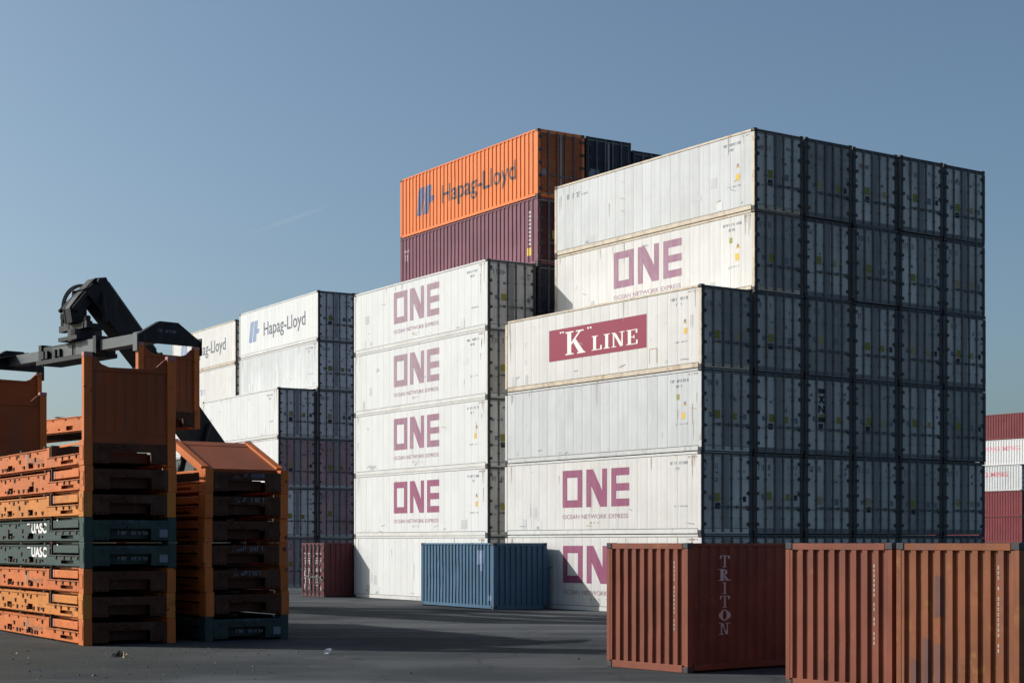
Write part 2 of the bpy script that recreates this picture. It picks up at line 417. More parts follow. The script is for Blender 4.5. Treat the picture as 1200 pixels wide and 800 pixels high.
    df.box(x-.0055, x+.003, -y+pw+.01, y-pw-.01, H-.105, H-.03)
    k['doorframe'] = df.mesh('door_frame', 'door_frame')
    rd = MB(); rr = .033
    rd.cyl((x+.012, 0, .06), (x+.012, 0, H-.04), rr, 8)
    for z in (.10, .55, 1.25, 1.95, H-.25): rd.box(x-.02, x+.040, -.05, .05, z-.03, z+.03)
    rd.box(x+.018, x+.045, -.02, .33, .93, .975); rd.box(x-.02, x+.035, .24, .34, .90, 1.0)
    k['rod'] = rd.mesh('lock_rod', 'rod')
    hg = MB(); hg.box(x-.02, x+.022, -.12, .10, -.055, .055); hg.cyl((x+.012, -.02, -.06), (x+.012, -.02, .06), .026, 6)
    k['hinge'] = hg.mesh('hinge', 'casting')
    k['hz'] = [.34, .34+(H-.68)*.25, .34+(H-.68)*.5, .34+(H-.68)*.75, H-.34]
    KIT[key] = k
make_kit('reefer40', 12.192, 2.438, 2.896, True)
make_kit('dry40', 12.192, 2.438, 2.896, False)
make_kit('dry20', 6.058, 2.438, 2.591, False)
make_kit('far40', 12.192, 2.438, 2.591, False)
make_kit('far45', 13.716, 2.438, 2.591, False)

def container(key, name, label, corner, yaw, u, v, z, turn, group=None, body='white_clean', frame='rail_white', door='door_white',
              doorframe=True, panels=True, doors=True, gasket='gasket', tall=None):
    """corner: world xy of the stack's near corner; u,v: along-away and across offsets of this box's own near corner;
    turn: which way its doors (+x) look: 'side' = doors towards -u, 'fore' = doors towards +v, 'aft' = doors towards -v, 'away' = doors +u"""
    k = KIT[key]; L, W, H = k['dims']
    lu, lv = (L, W) if turn in ('side', 'away') else (W, L)
    cu, cv = u+lu/2, v+lv/2
    s, c = math.sin(yaw), math.cos(yaw)
    X = corner[0]-s*cu+c*cv; Y = corner[1]+c*cu+s*cv
    rz = {'side': yaw-PI/2, 'fore': yaw, 'aft': yaw+PI, 'away': yaw+PI/2}[turn]
    t = thing(name, label, 'shipping container', (X, Y, z), rz, group)
    obj('frame', k['frame'], t, frame); obj('inner_light_block', k['shell'], t)
    for sx in (-1, 1):
        for sy in (-1, 1):
            for zz in (0, (tall or H)-.1185):
                obj('corner_casting', k['cast'], t, 'casting', ((L/2-.0885)*sx, (W/2-.081)*sy, zz))
    if k['reefer']:
        if panels:
            for p in k['panels']: obj('side_panel', k['panel'], t, body, (p, 0, 0))
    else:
        obj('side_wall', k['side'], t, body); obj('side_wall', k['side'], t, body, None, (0, 0, PI))
    obj('end_wall', k['end'], t, body); obj('roof', k['roof'], t, body)
    if doors:
        g = obj('door_gasket', k['gasket'], t, gasket)
        if k['reefer']: obj('door_frame', k['doorframe'], t)
        for nm, sg in (('door_l', -1), ('door_r', 1)):
            d = obj('door', k[nm], t, door)
            for yy in (.205, .66): obj('lock_rod', k['rod'], d, None, (0, yy*sg, 0), None)
            for hz in k['hz']:
                obj('hinge', k['hinge'], d, None, (0, (W/2-.13)*sg, hz))
    else:
        obj('end_wall', k['end'], t, body, None, (0, 0, PI))
    return t, k

# ------------------------------------------------------------------ logos
def box_logo():
    a = 1.04; b = 2.48; w_ = .30; h = .285
    O = [(0, a, w_, b), (.97, a, 1.27, b), (w_, a, .97, a+h), (w_, b-h, .97, b)]
    N = [(1.53, a, 1.53+w_, b), (2.52, a, 2.52+w_, b)]
    Nd = [[(1.53+w_, b), (1.53+w_, b-.62), (2.52-.12, a), (2.52, a), (2.52, a+.62), (1.53+w_+.12, b)]]
    Em = [(3.08, a, 3.08+w_, b), (3.38, a, 4.16, a+h), (3.38, b-h, 4.16, b), (3.38, (a+b)/2-.14, 4.16, (a+b)/2+.14)]
    return join2(rects(O+N+Em), polys(Nd))
BOXLOGO = box_logo()
def net_text(wd=4.1):
    t = text_polys('OCEAN NETWORK EXPRESS', .235, 1, .003); k = wd/width2(t); return shift2(t, 0, 0, k, 1)
def purple_logo(t, k, mat='logo_fresh', x=-2.1, yellow=True, tmat='logo_text'):
    apply_print(t, k, '-y', BOXLOGO, x, 0, mat, 'logo_print'); apply_print(t, k, '-y', net_text(), x, .60, tmat, 'logo_print')
    if yellow: apply_print(t, k, '-y', illegible(.62, .07, 7, 5), x+1.75, .40, 'print_tan', 'small_print')
def lift_logo():      # slanted blue emblem of two interlocking letters
    return polys([[(.0, .05), (.10, 0), (.50, 0), (.84, 1.32), (.34, 1.32), (.22, 1.18)], [(.62, 0), (1.14, 0), (1.46, 1.32), (.94, 1.32)], [(1.27, .50), (1.62, .50), (1.68, .78), (1.34, .78)]])
def hapag(t, k, glyph='print_blue', ink='print_ink', base=1.05, emblem=True):
    if emblem: apply_print(t, k, '-y', shift2(lift_logo(), 0, 0, 1.0, 1.0), -4.5, .85, glyph, 'logo_print')
    tx = text_polys('Hapag-Lloyd', 1.18, 1, .012); kx = 6.4/width2(tx)
    apply_print(t, k, '-y', shift2(tx, 0, 0, kx, 1), -2.1, base+.04, ink, 'painted_lettering')
def side_stickers(t, k, var, x=5.15):
    r = random.Random(var)
    apply_print(t, k, '-y', illegible(1.0, .10, 11, var), x-.75, 2.47, 'print_slate', 'small_print')
    apply_print(t, k, '-y', illegible(.34, .09, 3, var+1), x-.45, 2.28, 'print_slate', 'small_print')
    q_ = r.uniform(.62, .95); jx = r.uniform(-.08, .08); jz = r.uniform(-.12, .10)
    if var % 3 != 2:
        apply_print(t, k, '-y', polys([[(-.14*q_, 0), (.14*q_, 0), (0, .26*q_)]]), x+.05, 1.62, 'print_yellow', 'warning_sticker')
        apply_print(t, k, '-y', rects([(-.05, .04, .05, .14)]), x+.05, 1.62, 'print_slate', 'warning_sticker', .005)
    if var % 3 == 0: apply_print(t, k, '-y', polys([[(.17*q_*math.cos(i*PI/6), .20*q_*math.sin(i*PI/6)) for i in range(12)]]), x+.05, 1.28, 'print_yellow', 'warning_sticker')
    if var % 3 == 1: apply_print(t, k, '-y', rects([(-.13*q_, -.16*q_, .13*q_, .16*q_)]), x+.02+jx, 1.30+jz, 'print_yellow', 'warning_sticker')
    if var % 2 == 0: apply_print(t, k, '-y', rects([(-.08, 0, .08, .2)]), x-.33, 1.85, 'print_olive', 'warning_sticker')
    apply_print(t, k, '-y', illegible(.7, .05, 8, var+3), x-.5, .95, 'print_slate', 'small_print')
    apply_print(t, k, '-y', illegible(.5, .06, 6, var+4), x+.25, 2.68, 'print_rust', 'small_print')
    for q in range(r.randrange(3, 6)):
        pw_, ph_ = r.uniform(.12, .55), r.uniform(.10, .45)
        apply_print(t, k, '-y', rects([(0, 0, pw_, ph_)]), r.choice([r.uniform(-5.6, -3.6), r.uniform(2.6, 4.2)]), r.choice([.22, .3, r.uniform(.4, 2.2)]), r.choice(['patch_light', 'patch_grey', 'patch_grey']), 'repair_patch', .0045)
    for q in range(r.randrange(5, 10)):       # rust runs under the top rail and beside the posts
        x_ = r.choice([r.uniform(-5.8, 5.8), r.uniform(5.5, 5.85), r.uniform(-5.85, -5.5)]); l_ = r.uniform(.15, .9); w_ = r.uniform(.012, .035); zt_ = r.choice([2.775, 2.775, r.uniform(1.0, 2.6)])
        apply_print(t, k, '-y', polys([[(-w_, 0), (-w_*.3, -l_), (w_*.2, -l_*.9), (w_, 0)]]), x_, zt_, 'rust_run', 'rust_run', .004)
    for q in range(r.randrange(5, 9)):        # scrapes down to primer
        x_, z_ = r.uniform(-5.7, 5.5), r.choice([r.uniform(.2, .5), r.uniform(.3, 2.6)]); l_ = r.uniform(.08, .5); d_ = r.uniform(-.12, .12)
        apply_print(t, k, '-y', polys([[(0, 0), (l_, d_), (l_*.95, d_+.025), (l_*.4, d_*.4+.03), (0, .012)]]), x_, z_, r.choice(['print_tan', 'print_slate', 'patch_grey']), 'scrape', .005)
def door_stickers(t, k, var):
    r = random.Random(var*13+5)
    P = lambda m, cx, cz, mat, n='door_sticker': apply_print(t, k, '+x', m, cx, cz, mat, n)
    w2 = lambda a, b: rects([(-a/2, -b/2, a/2, b/2)])
    kind = var % 6
    if kind in (0, 2, 3, 5):      # owner's code in dim capitals on the left leaf
        P(illegible(.62, .21, 4, var), -1.0, 2.28, r.choice(['print_slate', 'print_grey', 'print_rust']), 'small_print')
    if kind == 4: P(illegible(.7, .17, 5, var), -.95, 2.15, 'print_rust', 'small_print')
    P(illegible(.5, .12, 6, var+2), .45, 2.35-.1*(var % 3), 'print_slate', 'small_print')
    P(illegible(.42, .09, 6, var+9), .50, 2.12-.1*(var % 3), 'print_slate', 'small_print')
    z = 1.28+r.uniform(-.1, .12)
    c1 = r.choice(['print_olive', 'print_tan', 'print_olive', 'print_olive'])
    P(w2(.26, .30), -.42+r.uniform(-.05, .05), z, c1)
    if r.random() < .6: P(w2(.13, .18), -.78, z-.02, 'print_slate')
    if r.random() < .7: P(w2(.20, .24), .40+r.uniform(-.05, .12), z-.04, r.choice(['print_olive', 'print_tan', 'print_slate']))
    if r.random() < .6: P(w2(.16, .20), .86, z-.05, r.choice(['print_black', 'print_slate']))
    if r.random() < .4: P(w2(.24, .22), -.42, z-.30, 'print_black')
    P(illegible(.34, .05, 4, var+4), -1.0, .86, 'print_black', 'small_print'); P(illegible(.34, .05, 4, var+5), .75, .84, 'print_black', 'small_print')
    for q in range(r.randrange(2, 5)): P(w2(r.uniform(.08, .16), r.uniform(.05, .12)), r.choice([-.95, -.45, .42, .9])+r.uniform(-.1, .1), r.uniform(1.5, 2.5), 'print_slate')
    if kind == 1 and r.random() < .5:
        for q in range(4): P(illegible(.16, .09, 2, var+q), .62, 1.7+q*.17, 'print_slate', 'small_print')

# ------------------------------------------------------------------ ground
def make_ground():
    m = bpy.data.materials.new('asphalt'); m.use_nodes = True; t = m.node_tree; N = t.nodes; K = t.links
    b = N['Principled BSDF']; b.inputs['Roughness'].default_value = .9; b.inputs['Specular IOR Level'].default_value = .06
    tc = N.new('ShaderNodeTexCoord')
    def noise(scale, det, vec=None, r=.6):
        n = N.new('ShaderNodeTexNoise'); n.inputs['Scale'].default_value = scale; n.inputs['Detail'].default_value = det; n.inputs['Roughness'].default_value = r
        K.new(vec or tc.outputs['Object'], n.inputs['Vector']); return n.outputs['Fac']
    def rg(s, a, c):
        r = N.new('ShaderNodeMapRange'); r.interpolation_type = 'SMOOTHSTEP'; r.inputs[1].default_value = a; r.inputs[2].default_value = c; K.new(s, r.inputs[0]); return r.outputs[0]
    def mix(f, a, c):
        n = N.new('ShaderNodeMix'); n.data_type = 'RGBA'; K.new(f, n.inputs['Factor'])
        for i, q in ((6, a), (7, c)):
            if isinstance(q, tuple): n.inputs[i].default_value = (*q, 1)
            else: K.new(q, n.inputs[i])
        return n.outputs[2]
    def mapped(rot, sc):
        mp = N.new('ShaderNodeMapping'); mp.inputs['Rotation'].default_value = (0, 0, rot); mp.inputs['Scale'].default_value = sc
        K.new(tc.outputs['Object'], mp.inputs[0]); return mp.outputs[0]
    lane = mapped(-.12, (.07, .9, 1)); lane2 = mapped(.5, (.10, 1.2, 1))
    c = mix(rg(noise(.13, 6), .38, .64), (.032, .036, .040), (.075, .079, .082))
    c = mix(rg(noise(.42, 7, lane, .65), .50, .68), c, (.115, .12, .121))          # worn pale lanes, with sunlit strips painted into the colour
    c = mix(rg(noise(.55, 6, lane2, .65), .56, .70), c, (.022, .024, .027))         # tyre marks
    c = mix(rg(noise(.33, 8, None, .7), .60, .70), c, (.017, .018, .020))           # oil and damp
    v = N.new('ShaderNodeTexVoronoi'); v.feature = 'DISTANCE_TO_EDGE'; v.inputs['Scale'].default_value = .28
    wv = N.new('ShaderNodeVectorMath'); wv.operation = 'ADD'; nn = N.new('ShaderNodeTexNoise'); nn.inputs['Scale'].default_value = .8; nn.inputs['Detail'].default_value = 5
    K.new(tc.outputs['Object'], nn.inputs['Vector']); K.new(tc.outputs['Object'], wv.inputs[0]); K.new(nn.outputs['Color'], wv.inputs[1]); K.new(wv.outputs[0], v.inputs['Vector'])
    r = N.new('ShaderNodeMapRange'); r.inputs[1].default_value = .003; r.inputs[2].default_value = .016; r.inputs[3].default_value = .4; r.inputs[4].default_value = 0
    K.new(v.outputs['Distance'], r.inputs[0]); c = mix(r.outputs[0], c, (.012, .012, .013))
    # trodden earth towards the left foreground
    sp = N.new('ShaderNodeSeparateXYZ'); K.new(tc.outputs['Object'], sp.inputs[0])
    def mr(src, a_, b_):
        q = N.new('ShaderNodeMapRange'); q.inputs[1].default_value = a_; q.inputs[2].default_value = b_; K.new(src, q.inputs[0]); return q.outputs[0]
    def mulm(a_, b_):
        q = N.new('ShaderNodeMath'); q.operation = 'MULTIPLY'; K.new(a_, q.inputs[0]); K.new(b_, q.inputs[1]); return q.outputs[0]
    earth = mulm(mulm(mr(sp.outputs['X'], -5, -12), mr(sp.outputs['Y'], 48, 40)), rg(noise(.9, 8, None, .7), .36, .58))
    c = mix(earth, c, (.052, .050, .036))
    c = mix(rg(noise(30, 4), .45, .8), c, (.080, .082, .082))
    K.new(c, b.inputs['Base Color'])
    bp = N.new('ShaderNodeBump'); bp.inputs['Strength'].default_value = .5; bp.inputs['Distance'].default_value = .02
    K.new(noise(22, 6), bp.inputs['Height']); K.new(bp.outputs[0], b.inputs['Normal'])
    MAT['asphalt'] = m
    me = MB().add([(-6000, -3000, 0), (6000, -3000, 0), (6000, 12000, 0), (-6000, 12000, 0)], [(0, 1, 2, 3)]).mesh('ground', 'asphalt')
    o = obj('ground', me); o['kind'] = 'structure'; o['label'] = 'dark worn asphalt of the container yard'
make_ground()

T = 2.92
PITCH = 2.525
ORD = ['first', 'second', 'third', 'fourth', 'fifth', 'sixth']
def layer_name(t, n):
    d = n-t
    return 'bottom layer' if t == 1 else ['top layer', 'second layer down', 'third layer down', 'fourth layer down', 'fifth layer down', 'sixth layer down'][d]

# ------------------------------------------------------------------ stack A: big wall of refrigerated containers on the right
CA, YA = (6.637, 58.285), .6045
GA = 'white refrigerated containers in the big right-hand block'
def vary_body(t): pass
lit = {(0, 4): ('white container with red serif lettering board, topmost of the front column', 'white_cream', 'rail_rusty'),
       (0, 3): ('plain greyish white container without lettering, directly under the red lettering board', 'white_cool', 'rail_grey'),
       (0, 2): ('white container with bright purple block letters below the plain one, front column', 'white_cream', 'rail_white'),
       (0, 1): ('bottom white container with purple letters half shaded, behind the blue container', 'white_cream', 'rail_white'),
       (1, 6): ('topmost plain white container with small black code at its left end', 'white_cool', 'rail_rusty'),
       (1, 5): ('white container with purple block letters second from top, above the red lettering board', 'white_cream', 'rail_rusty')}
var = 0
for col in range(6):
    for tier in range(1, 5 if col == 0 else 7):
        var += 1
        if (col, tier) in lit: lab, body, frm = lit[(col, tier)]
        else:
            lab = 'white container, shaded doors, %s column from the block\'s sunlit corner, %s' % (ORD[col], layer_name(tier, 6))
            body, frm = 'white_cool', 'frame_shaded'
        jit = random.Random(var).uniform(-.055, .055)
        if col == 0: jit *= .4
        dr = ['door_white', 'door_grey', 'door_dull', 'door_white', 'door_grey', 'door_white', 'door_dull'][(var*5+col*3) % 7]
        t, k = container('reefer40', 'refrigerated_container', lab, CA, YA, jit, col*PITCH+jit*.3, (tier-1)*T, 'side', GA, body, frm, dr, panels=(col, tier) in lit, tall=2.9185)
        door_stickers(t, k, var)
        if (col, tier) == (2, 3):
            big = polys([[(0, 1.06), (.34, 1.06), (.34, 1.24), (0, 1.24)], [(0, .70), (.12, .70), (.34, .98), (.22, .98)], [(.0, .98), (.12, .98), (.34, .70), (.22, .70)], [(0, .34), (.09, .34), (.09, .62), (0, .62)], [(.25, .34), (.34, .34), (.34, .62), (.25, .62)], [(.09, .62), (.09, .52), (.25, .34), (.25, .44)], [(0, 0), (.34, 0), (.34, .18), (0, .18)]])
            apply_print(t, k, '+x', big, -.55, 1.22, 'print_black', 'painted_lettering', lift=.006)
        if (col, tier) in ((0, 2), (0, 1)): purple_logo(t, k, 'logo_fresh')
        if (col, tier) == (1, 5): purple_logo(t, k, 'logo_mid', x=-2.1)
        if (col, tier) == (0, 4):
            apply_print(t, k, '-y', rects([(0, 0, 6.07, 1.23)]), -3.02, .97, 'board_red', 'lettering_board')
            apply_print(t, k, '-y', shift2(serif_word('K', .90), 0, 0, 1.45, 1), -1.93, 1.14, 'print_white', lift=.006)
            apply_print(t, k, '-y', shift2(serif_word('LINE', .55), 0, 0, 1.72, 1), -.24, 1.16, 'print_white', lift=.006)
            for qx in (-2.30, -.52):
                apply_print(t, k, '-y', rects([(0, 0, .10, .07), (.16, 0, .26, .07)]), qx, 2.02, 'print_white', lift=.006)
            apply_print(t, k, '-y', rects([(0, 0, .03, .55), (.42, 0, .45, .55), (.03, .52, .42, .55)]), 3.2, .35, 'print_tan', 'hatch_outline')
        if (col, tier) == (1, 6):
            apply_print(t, k, '-y', illegible(1.0, .22, 5, 8), -5.25, 2.2, 'print_slate', 'small_print')
            apply_print(t, k, '-y', illegible(.42, .08, 4, 9), -4.22, 2.24, 'print_slate', 'small_print')
        if (col, tier) in lit: side_stickers(t, k, {(0, 4): 1, (0, 3): 4, (0, 2): 5, (0, 1): 8, (1, 6): 3, (1, 5): 10}[(col, tier)])

# ------------------------------------------------------------------ stack B: middle stack
CB, YB = (-1.027, 69.60), .569
T_A = T; T = 2.898
GB = 'white containers with purple letters in the middle stack'
tiersB = {5: ('top white container with faded purple letters in the middle stack', 'logo_faded'), 4: ('white container with faded purple letters, second from top of middle stack', 'logo_faded'),
          3: ('white container with purple letters in the middle of the middle stack', 'logo_mid'), 2: ('white container with deep purple letters, lowest lettered one of middle stack', 'logo_fresh'),
          1: ('plain white bottom container of the middle stack, partly behind the blue container', None)}
for tier, (lab, lg) in tiersB.items():
    var += 1
    t, k = container('reefer40', 'refrigerated_container', lab, CB, YB, 0, 0, (tier-1)*T, 'side', GB, 'white_clean', 'rail_white', tall=2.8975)
    door_stickers(t, k, var)
    if lg: purple_logo(t, k, lg, x=-2.12)
    side_stickers(t, k, {5: 11, 4: 17, 3: 7, 2: 13, 1: 5}[tier])
GC = 'dark containers behind the middle stack'
for tier in range(1, 8):
    if tier == 7: continue
    if tier == 6:
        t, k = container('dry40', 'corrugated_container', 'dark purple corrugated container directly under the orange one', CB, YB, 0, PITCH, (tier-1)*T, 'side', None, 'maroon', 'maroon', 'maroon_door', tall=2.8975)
        apply_print(t, k, '-y', illegible(.5, .13, 5, 3), -5.7, 2.15, 'print_dim', 'small_print'); apply_print(t, k, '-y', illegible(.3, .3, 2, 4), -5.6, 1.75, 'print_dim', 'small_print')
        for q in range(9): apply_print(t, k, '-y', rects([(0, 0, .13, .10)]), 5.35, .9+q*.17, 'print_dim', 'small_print')
        apply_print(t, k, '-y', rects([(0, 0, .32, .34)]), 5.25, .45, 'print_yellow', 'warning_sticker')
        apply_print(t, k, '+x', rects([(0, 0, .3, .36)]), -.45, 1.15, 'print_olive', 'door_sticker')
    else:
        container('dry40', 'corrugated_container', 'dark container glimpsed in the gap beside the middle stack, %s' % (['bottom', 'second up', 'third up', 'fourth up', 'fifth up'][tier-1]), CB, YB, 0, PITCH, (tier-1)*T, 'side', GC, 'navy' if tier % 2 else 'maroon', 'navy', 'navy' if tier % 2 else 'maroon_door', tall=2.8975)
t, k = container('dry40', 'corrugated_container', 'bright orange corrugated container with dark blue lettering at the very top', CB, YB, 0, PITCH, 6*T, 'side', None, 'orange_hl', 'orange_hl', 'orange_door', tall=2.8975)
hapag(t, k)
apply_print(t, k, '+x', rects([(0, 0, .22, .26)]), -1.0, .95, 'print_slate', 'door_sticker')
for c in (2, 3):
    for tier in range(1, 8):
        z = (tier-1)*T
        if tier < 7:
            container('dry40', 'corrugated_container', 'dark container hidden in the rear block, %s column behind the orange one, %s' % (ORD[c-2], ['bottom', 'second up', 'third up', 'fourth up', 'fifth up', 'sixth up'][tier-1]), CB, YB, .1, c*PITCH, z, 'side', GC, 'navy', 'navy', 'navy', tall=2.8975)
t, k = container('dry40', 'corrugated_container', 'dark navy container right behind the orange one at the top', CB, YB, .0, 2*PITCH, 6*T, 'side', GC, 'navy', 'navy', 'navy', tall=2.8975)
for a, b, c_, d in ((-1.05, .75, .55, .75), (.25, 1.0, .22, .3), (.7, 1.45, .4, .1)): apply_print(t, k, '+x', rects([(0, 0, c_, d)]), a, b, 'print_slate', 'door_sticker')
container('dry20', 'corrugated_container', 'lower dark container at the far right of the rear top row', CB, YB, .0, 3*PITCH, 6*T, 'side', GC, 'navy', 'navy', 'navy')

T = T_A
# ------------------------------------------------------------------ stacks C and D: far left
CC, YC = (-13.629, 96.891), .547
GD = 'white containers in the far left stacks'
for col in range(3):
    for tier in range(1, 5 if col == 0 else 7):
        var += 1
        nm = ['front', 'second', 'third'][col]
        lab = 'white container with grey doors, %s column of far left stack, %s' % (nm, layer_name(tier, 4 if col == 0 else 6))
        if (col, tier) == (1, 6): lab = 'white container with blue emblem and lettering, top of far left stack'
        if (col, tier) == (1, 5): lab = 'plain white container under the blue lettered one, far left stack'
        if (col, tier) == (0, 4): lab = 'plain white container topping the front column of the far left stack'
        t, k = container('reefer40', 'refrigerated_container', lab, CC, YC, 0, col*PITCH, (tier-1)*T, 'side', GD, 'white_clean' if tier != 5 else 'white_cool', 'rail_white', 'door_mauve' if (col, tier) in ((1, 1), (1, 2), (1, 3), (0, 1), (0, 3)) else 'door_hazed', gasket='gasket_hazed',
                         panels=(col, tier) in ((0, 3), (0, 4), (1, 5), (1, 6)), tall=2.9185)
        if col < 2 or tier > 0: door_stickers(t, k, var)
        if (col, tier) == (1, 6): hapag(t, k, 'print_blue_light', 'print_grey')
        if (col, tier) in ((0, 4), (1, 5)): side_stickers(t, k, 5 if col else 11)
CD = (-20.554+PITCH*math.cos(.6045)-0.0, 109.624+PITCH*math.sin(.6045))
for tier in range(1, 7):
    var += 1
    lab = 'cream white container with dark lettering behind the lifting machine' if tier == 6 else 'white container at the far left back, %s' % layer_name(tier, 6)
    t, k = container('reefer40', 'refrigerated_container', lab, CD, YC, 0, 0, (tier-1)*T, 'side', GD, 'white_cream' if tier > 4 else 'white_clean', 'rail_rusty' if tier == 6 else 'rail_white', panels=tier > 3, tall=2.9185)
    if tier == 6: hapag(t, k, 'print_blue_light', 'print_grey')
    if tier == 5: apply_print(t, k, '-y', illegible(1.6, .4, 5, 2), -1.2, 1.2, 'print_blue_light', 'small_print')

# ------------------------------------------------------------------ single 20-foot containers
t, k = container('dry20', 'corrugated_container', 'blue corrugated container on the ground before the middle stack', (-.712, 64.095), .535, 0, 0, 0, 'away', None, 'blue_box', 'blue_box', 'blue_box')
apply_print(t, k, '+y', join2(rects([(0, 0, .42, .55)]), rects([(.18, -.25, .40, -.02)])), 1.75, 1.75, 'print_blue_light', 'small_print')
apply_print(t, k, '+y', rects([(0, 0, .16, .2)]), 2.6, .35, 'print_blue_light', 'small_print')
for q in range(11): apply_print(t, k, '-x', rects([(0, 0, .07, .08)]), .62, .95+q*.125, 'print_grey', 'small_print')
t, k = container('dry20', 'corrugated_container', 'dark red container with dense white print on its doors, beside the far stack', (-8.95, 79.08), .569, 0, 0, 0, 'aft', None, 'wine', 'wine', 'wine', gasket='wine')
rows = [(2.05, .09, 'a'), (1.83, .06, 'b'), (1.55, .22, 'c'), (1.32, .06, 'b'), (.98, .30, 'd'), (.62, .28, 'e'), (.30, .28, 'f')]
for side in (-.98, .16):
    sh = []; rl = random.Random(int(side*100)+4)
    for z, h, tp in rows:
        if tp in 'ab': sh += [(0, z, .72, z+h*.6), (rl.uniform(.1, .4), z-.10, .55, z-.06)]
        if tp in 'ce': sh += [(0, z+h-.05, .72, z+h), (.08, z, .16, z+h-.05), (.34, z+.05, .42, z+h-.05), (.52, z, .6, z+h-.05), (.16, z+.06, .34, z+.10)]
        if tp == 'd': sh += [(0, z, .10, z+h), (.10, z+h-.06, .7, z+h), (.10, z, .5, z+.05), (.45, z+.10, .53, z+.22)]
        if tp == 'f': sh += [(.0, z, .08, z+h), (.08, z+h-.05, .36, z+h), (.36, z, .44, z+h), (.62, z, .70, z+.22), (.50, z+.1, .62, z+.14)]
    apply_print(t, k, '+x', rects(sh), side, 0, 'print_lattice', 'painted_lettering')
def twenty(lab, corner, yaw, body, seed):
    t, k = container('dry20', 'corrugated_container', lab, corner, yaw, 0, 0, 0, 'fore', 'rust red containers in the right foreground', body, body, body)
    r = random.Random(seed); sh = []
    z = .72+.0
    for q in range(17):                                   # upright column of tiny code characters
        if r.random() < .12: continue
        sh += [(0, z+q*.083, .032, z+q*.083+.022), (0, z+q*.083+.03, .032, z+q*.083+.055)] if r.random() < .6 else [(.0, z+q*.083, .02, z+q*.083+.055), (.02, z+q*.083, .032, z+q*.083+.055)]
    apply_print(t, k, '-x', rects(sh), .835-.03, .12, 'print_faint', 'small_print')
    return t, k
t, k = twenty('rust red container with six white letters stacked on its dark long side', (3.488, 32.975), .667, 'oxide', 3)
for i, ch in enumerate('TRITON'):
    g = serif_word(ch, .235, .235); wd = width2(g)
    apply_print(t, k, '-y', shift2(g, -wd*.80, 0, 1.6, 1), -1.97, 2.10-i*.272, 'print_dim', 'painted_lettering')
twenty('rust red container beside the lettered one, its corrugated end facing left', (6.47, 28.28), .667, 'oxide', 5)
t, k = twenty('rusty brown orange container at the right edge, patched corrugated end', (8.005, 26.214), .667, 'oxide_brown', 8)
paint('primer_mauve', (.165, .075, .062), vary=.35, dirt=.5, rust=.15)
br_ = k['end_breaks']
for rib, z0_, z1_ in ((2, 1.35, 2.02), (1, .2, .98), (2, .2, .90), (0, .2, .6)):      # ribs counted from the reader's left
    cx_ = -(br_[len(br_)-1-rib*4-2][0]+br_[len(br_)-1-rib*4-1][0])/2 if False else -1.107+.2464*(rib+1)
    apply_print(t, k, '-x', polys([[(-.085, 0), (.085, .03), (.085, z1_-z0_), (-.02, z1_-z0_+.05), (-.085, z1_-z0_-.04)]]), cx_, z0_, 'primer_mauve', 'primer_patch', .002)

# ------------------------------------------------------------------ far right stack
CE, YE = (50.9, 165.88), .6045
GE = 'containers in the distant stack at the right edge'
tiersE = [('far40', 'red_far', 'red container at the bottom of the distant right stack'), ('far40', 'red_far', 'red container second from the ground in the distant right stack'), ('far40', 'red_far', 'red container just below the white pair, distant right stack'),
          ('far40', 'white_cool', 'lower white container with red lettering in the distant right stack'), ('far45', 'white_clean', 'upper white container with red lettering in the distant right stack'), ('far45', 'red_far', 'red container on top of the distant right stack')]
for i, (kk, body, lab) in enumerate(tiersE):
    t, k = container(kk, 'corrugated_container', lab, CE, YE, -.76 if kk == 'far45' else 0, 0, i*2.60, 'side', GE, body, body, body, tall=2.599)
    if i in (3, 4):
        tx = text_polys('YANG MING', .68, 1, .012); wd = 4.9; kx = wd/width2(tx)
        right = 6.096-1.78 if i == 3 else 6.858-.76-.31
        apply_print(t, k, '-y', shift2(tx, 0, 0, kx, 1), right-wd, 1.48, 'print_red' if i == 3 else 'print_pink')

